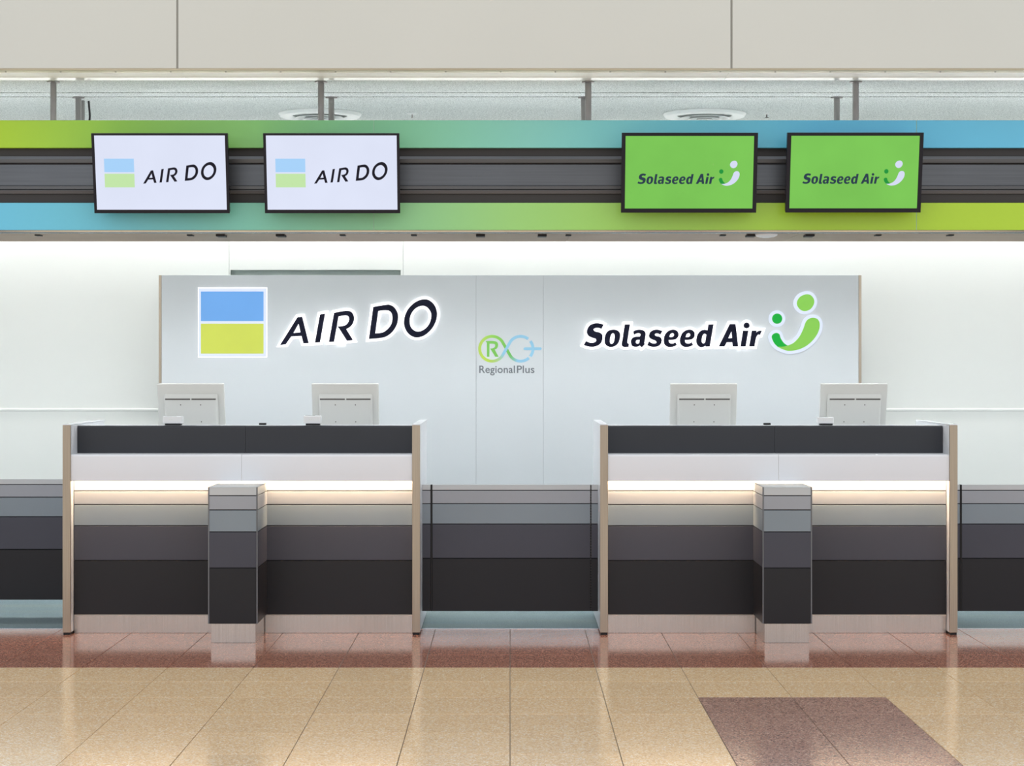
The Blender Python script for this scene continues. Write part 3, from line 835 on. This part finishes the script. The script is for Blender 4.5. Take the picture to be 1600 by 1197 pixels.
def counter(sgn, label):
    xl, xr = (-XO, -XI) if sgn < 0 else (XI, XO)
    xm = (xl + xr) / 2
    t = thing('check_in_counter', (xm, (D0 + BACK) / 2, 0), label, 'counter')
    for a in (xl, xr - TH):
        e = part('end_panel', MB().box(a + 0.001, a + TH - 0.001, D0 + 0.004, BACK, 0.012, TOP - 0.006), M['white_gloss'], t, 0.001)
        part('edge_trim', MB().box(a, a + TH, D0, D0 + 0.012, 0.012, TOP - 0.005), M['steel'], e, 0.0012)
        part('top_cap', MB().box(a, a + TH, D0, BACK, TOP - 0.005, TOP), M['white_gloss'], e, 0.001)
        part('foot', MB().box(a + 0.004, a + TH - 0.004, D0 + 0.003, BACK - 0.01, 0, 0.012), M['black'], e)
    x0, x1 = xl + TH, xr - TH
    r = 0.014
    for a, b in ((x0, xm), (xm, x1)):
        prof = [(PAR, LEDGE)] + [(PAR + r - r * math.cos(q), PT - r + r * math.sin(q)) for q in (0, 0.4, 0.8, 1.2, math.pi / 2)] + [(PAR + 0.03, PT), (PAR + 0.03, LEDGE)]
        part('parapet_panel', MB().prism_x(a + 0.0006, b - 0.0006, prof), M['charcoal'], t, smooth=True)
        rr = 0.014; fy = D0 + 0.008
        prof = [(fy, LED_Z)] + [(fy + rr - rr * math.cos(q), LEDGE - rr + rr * math.sin(q)) for q in (0, 0.4, 0.8, 1.2, math.pi / 2)] + [(PAR, LEDGE), (PAR, LEDGE - 0.025), (fy + 0.022, LEDGE - 0.025), (fy + 0.022, LED_Z)]
        part('fascia_panel', MB().prism_x(a + 0.0006, b - 0.0006, prof), M['white_gloss'], t, smooth=True)
        boards(t, a + 0.0015, b - 0.0015 if b != xm else b, WALLF, ROWZ)
    part('parapet_back', MB().box(x0, x1, PAR + 0.03, PAR + 0.155, 0.78, PT - 0.0005), M['white'], t, 0.002)
    part('carcass', MB().box(x0, x1, WALLF + 0.014, PAR + 0.03, 0.0, LEDGE - 0.026), M['groove'], t)
    part('worktop', MB().box(x0, x1, PAR + 0.155, BACK - 0.03, 0.75, 0.78), M['worktop'], t, 0.002)
    part('drawer_block', MB().box(x0, x0 + 0.42, PAR + 0.2, BACK - 0.06, 0.0, 0.75), M['white'], t, 0.002)
    part('drawer_block', MB().box(x1 - 0.42, x1, PAR + 0.2, BACK - 0.06, 0.0, 0.75), M['white'], t, 0.002)
    kz = ROWZ[-1]
    part('kick_plate', MB().box(x0 + 0.002, x1 - 0.002, WALLF + 0.003, WALLF + 0.014, 0.001, kz - 0.007), M['steel_kick'], t)
    part('kick_lip', MB().box(x0 + 0.002, x1 - 0.002, WALLF - 0.001, WALLF + 0.014, kz - 0.007, kz - 0.001), M['steel_lip'], t)
    part('led_strip', MB().box(x0 + 0.004, x1 - 0.004, D0 + 0.034, D0 + 0.052, LED_Z + 0.022, LED_Z + 0.026), M['led'], t)
    # short fixed panels beside the gates
    fills = []
    if sgn < 0: fills.append((xr + 0.001, X(672.6, GATE_Y)))
    else: fills += [(X(924.2, GATE_Y), xl - 0.001), (xr + 0.001, X(1499.8, GATE_Y))]
    for a, b in fills:
        f = part('filler_panel', MB().box(a, b, GATE_Y + 0.012, GATE_Y + 0.03, GROW[-1], GROW[0] - 0.002), M['groove'], t)
        boards(f, a, b, GATE_Y, GROW, 0.012, 'board')
    return t


counter(-1, 'check-in counter with dark parapet below the blue and yellow-green flag sign')
counter(1, 'check-in counter with dark parapet below the green smile emblem sign')


def pedestal(sgn, label):
    PF, PB = 9.548, WALLF - 0.002
    hw = 0.1235; xc = sgn * (XO + XI) / 2
    zs = [0.778, 0.735, 0.664, 0.555, 0.375, 0.098]
    t = thing('bag_pedestal', (xc, (PF + PB) / 2, 0), label, 'pedestal')
    part('base', MB().box(xc - hw + 0.013, xc + hw - 0.013, PF + 0.018, PB - 0.02, 0, zs[-1]), M['steel_kick'], t, 0.001)
    part('core', MB().box(xc - hw + 0.006, xc + hw - 0.006, PF + 0.006, PB, zs[-1] + 0.001, zs[0] - 0.004), M['groove'], t)
    boards(t, xc - hw + 0.007, xc + hw - 0.007, PF + 0.0005, zs, 0.008)
    side_boards(t, xc - hw + 0.0005, 0.006, PF + 0.007, PB, zs)
    side_boards(t, xc + hw - 0.0005, -0.006, PF + 0.007, PB, zs)
    for k in range(5):
        za, zb_ = zs[k + 1], zs[k]
    for a in (xc - hw, xc + hw - 0.007):
        part('corner_trim', MB().box(a, a + 0.007, PF, PF + 0.007, zs[-1], zs[0]), M['ped_trim'], t, 0.001)
    part('top', MB().box(xc - hw, xc + hw, PF, PB, zs[0] - 0.004, zs[0]), M['rows'][0], t, 0.0015)


pedestal(-1, 'banded grey pedestal before the counter below the flag sign')
pedestal(1, 'banded grey pedestal before the counter below the smile emblem')


def gate(name, x0, x1, y, label, hinges):
    t = thing(name, ((x0 + x1) / 2, y, GROW[-1]), label, 'gate')
    part('core', MB().box(x0, x1, y + 0.012, y + 0.03, GROW[-1], GROW[0] - 0.002), M['groove'], t)
    boards(t, x0, x1, y, GROW, 0.012)
    for hx, dashed in hinges:
        if not dashed:
            part('hinge_strip', MB().box(hx - 0.0045, hx + 0.0045, y - 0.001, y + 0.03, GROW[-1], GROW[0]), M['black'], t)
        else:
            mb = MB(); n = 46; h = (GROW[0] - GROW[-1]) / n
            for i in range(n): mb.box(hx - 0.0022, hx + 0.0022, y + 0.0005, y + 0.028, GROW[-1] + i * h, GROW[-1] + i * h + h * 0.62)
            part('hinge_strip', mb, M['black'], t)
            part('hinge_back', MB().box(hx - 0.0022, hx + 0.0022, y + 0.004, y + 0.026, GROW[-1], GROW[0] - 0.001), M['rail_brown'], t)
    return t


xg0, xg1 = X(674.2, GATE_Y), X(923.2, GATE_Y)
gate('swing_gate', xg0 + 0.005, xg1 - 0.003, GATE_Y, 'banded grey swing gate closing the gap between the two counters', [(xg0, False), (xg1, True)])
xr_ = X(1501.5, GATE_Y)
gate('swing_gate', xr_ + 0.005, 3.3, GATE_Y, 'banded grey swing gate beside the smile-emblem counter, hinged on a black strip', [(xr_, False)])
gate('swing_gate', -3.3, -XO - 0.001, 10.55, 'banded grey gate beside the flag-sign counter, set back from the counter front', [])

# ------------------------------------------------------------------ monitors seen from behind
MT = math.radians(15)
MW, MH = 0.360, 0.335


def monitor(cx_px, label):
    D = 10.335; ztop = Z(600.3, D)
    x = X(cx_px, D)
    yb = D + MH * math.sin(MT); zb_ = ztop - MH * math.cos(MT)
    t = thing('monitor', (x, yb + 0.02, 0.78), label, 'monitor')
    R = Matrix.Translation((x, yb, zb_)) @ Matrix.Rotation(MT, 4, 'X')
    # local: z up the back, y = 0 is the rear face, screen at +y
    part('back_shell', MB().box(-MW / 2, MW / 2, 0, 0.022, 0, MH, R), M['monitor'], t, 0.003, seg=2)
    part('screen', MB().box(-MW / 2 + 0.012, MW / 2 - 0.012, 0.0225, 0.0245, 0.02, MH - 0.012, R), M['bezel'], t)
    a0, a1, b1 = -0.138, 0.142, MH - 0.058
    h = MB()
    q = 0.028; e = 0.008
    vs = [(a0 - e, 0, 0.03), (a1 + e, 0, 0.03), (a1 + e, 0, b1 + e), (a0 - e, 0, b1 + e), (a0, -q, 0.045), (a1, -q, 0.045), (a1, -q, b1 - 0.012), (a0, -q, b1 - 0.012)]
    fs = [(0, 1, 2, 3), (4, 7, 6, 5), (0, 4, 5, 1), (1, 5, 6, 2), (2, 6, 7, 3), (3, 7, 4, 0)]
    h.add(vs, fs, R)
    hs = part('rear_housing', h, M['monitor'], t, 0.010, seg=3)
    part('vent_slot', MB().box(a0 + 0.004, 0.0, -q - 0.0012, -q + 0.006, b1 - 0.022, b1 - 0.015, R).box(0.008, a1 - 0.004, -q - 0.0012, -q + 0.006, b1 - 0.022, b1 - 0.015, R), M['monitor_dark'], hs)
    for sx in (-0.052, 0.056):
        for sz_ in (b1 - 0.05, b1 - 0.145):
            part('mount_hole', MB().cyl((sx, -q - 0.0008, sz_), 0.0032, 0.004, 10, 'y', R), M['monitor_dark'], hs)
    part('stand_neck', MB().box(x - 0.04, x + 0.04, yb - 0.035, yb - 0.005, 0.79, zb_ + 0.12), M['monitor'], t, 0.004)
    part('stand_base', MB().box(x - 0.11, x + 0.11, yb - 0.08, yb + 0.12, 0.78, 0.792), M['monitor'], t, 0.004)


monitor(297.3, 'pale grey monitor back overlapping the steel edge of sign wall under the flag')
monitor(539.0, 'pale grey monitor back below the navy slanted letters of the flag sign')
monitor(1100.0, 'pale grey monitor back with no small white box before it')
monitor(1335.0, 'pale grey monitor back under the green smile emblem, before sign wall edge')


def reader(x0p, x1p, ytop, label):
    d = PAR + 0.05; a, b = X(x0p, d), X(x1p, d); z0, z1 = PT, Z(ytop, d)
    t = thing('card_reader', ((a + b) / 2, d, PT), label, 'card reader')
    part('feet', MB().box(a + 0.012, b - 0.006, d + 0.004, d + 0.045, z0, z0 + 0.009), M['black'], t)
    bd = part('body', MB().box(a, b, d, d + 0.06, z0 + 0.009, z1), M['white_plastic'], t, 0.004, seg=2)
    part('slot', MB().box(a + 0.008, b - 0.03, d + 0.012, d + 0.018, z1 - 0.003, z1 + 0.0008), M['monitor_dark'], bd)
    part('button', MB().cyl(((a + b) / 2 - 0.012, d - 0.001, (z0 + z1) / 2 + 0.006), 0.003, 0.002, 10, 'y').cyl(((a + b) / 2 - 0.002, d - 0.001, (z0 + z1) / 2 + 0.006), 0.003, 0.002, 10, 'y'), M['diffuser'], bd)


reader(254, 284, 650.5, 'small white box before the monitor at the sign wall edge under the flag')
reader(474, 501, 649.8, 'small white box before the monitor below the navy slanted letters')
reader(1278, 1303, 652, 'small white box before the monitor under the green smile emblem')
for px, lab in ((410, 'thin black pad on the parapet of the counter under the flag sign'), (1199, 'thin black pad on the parapet of the counter under the smile emblem')):
    d = PAR + 0.10; x = X(px, d)
    o = solo('black_pad', MB().box(x - 0.018, x + 0.018, d, d + 0.03, PT, PT + 0.002).box(x - 0.018, x + 0.018, d + 0.004, d + 0.026, PT + 0.002, PT + 0.010), M['black'], (x, d, PT))
    tag(o, lab, 'pad')
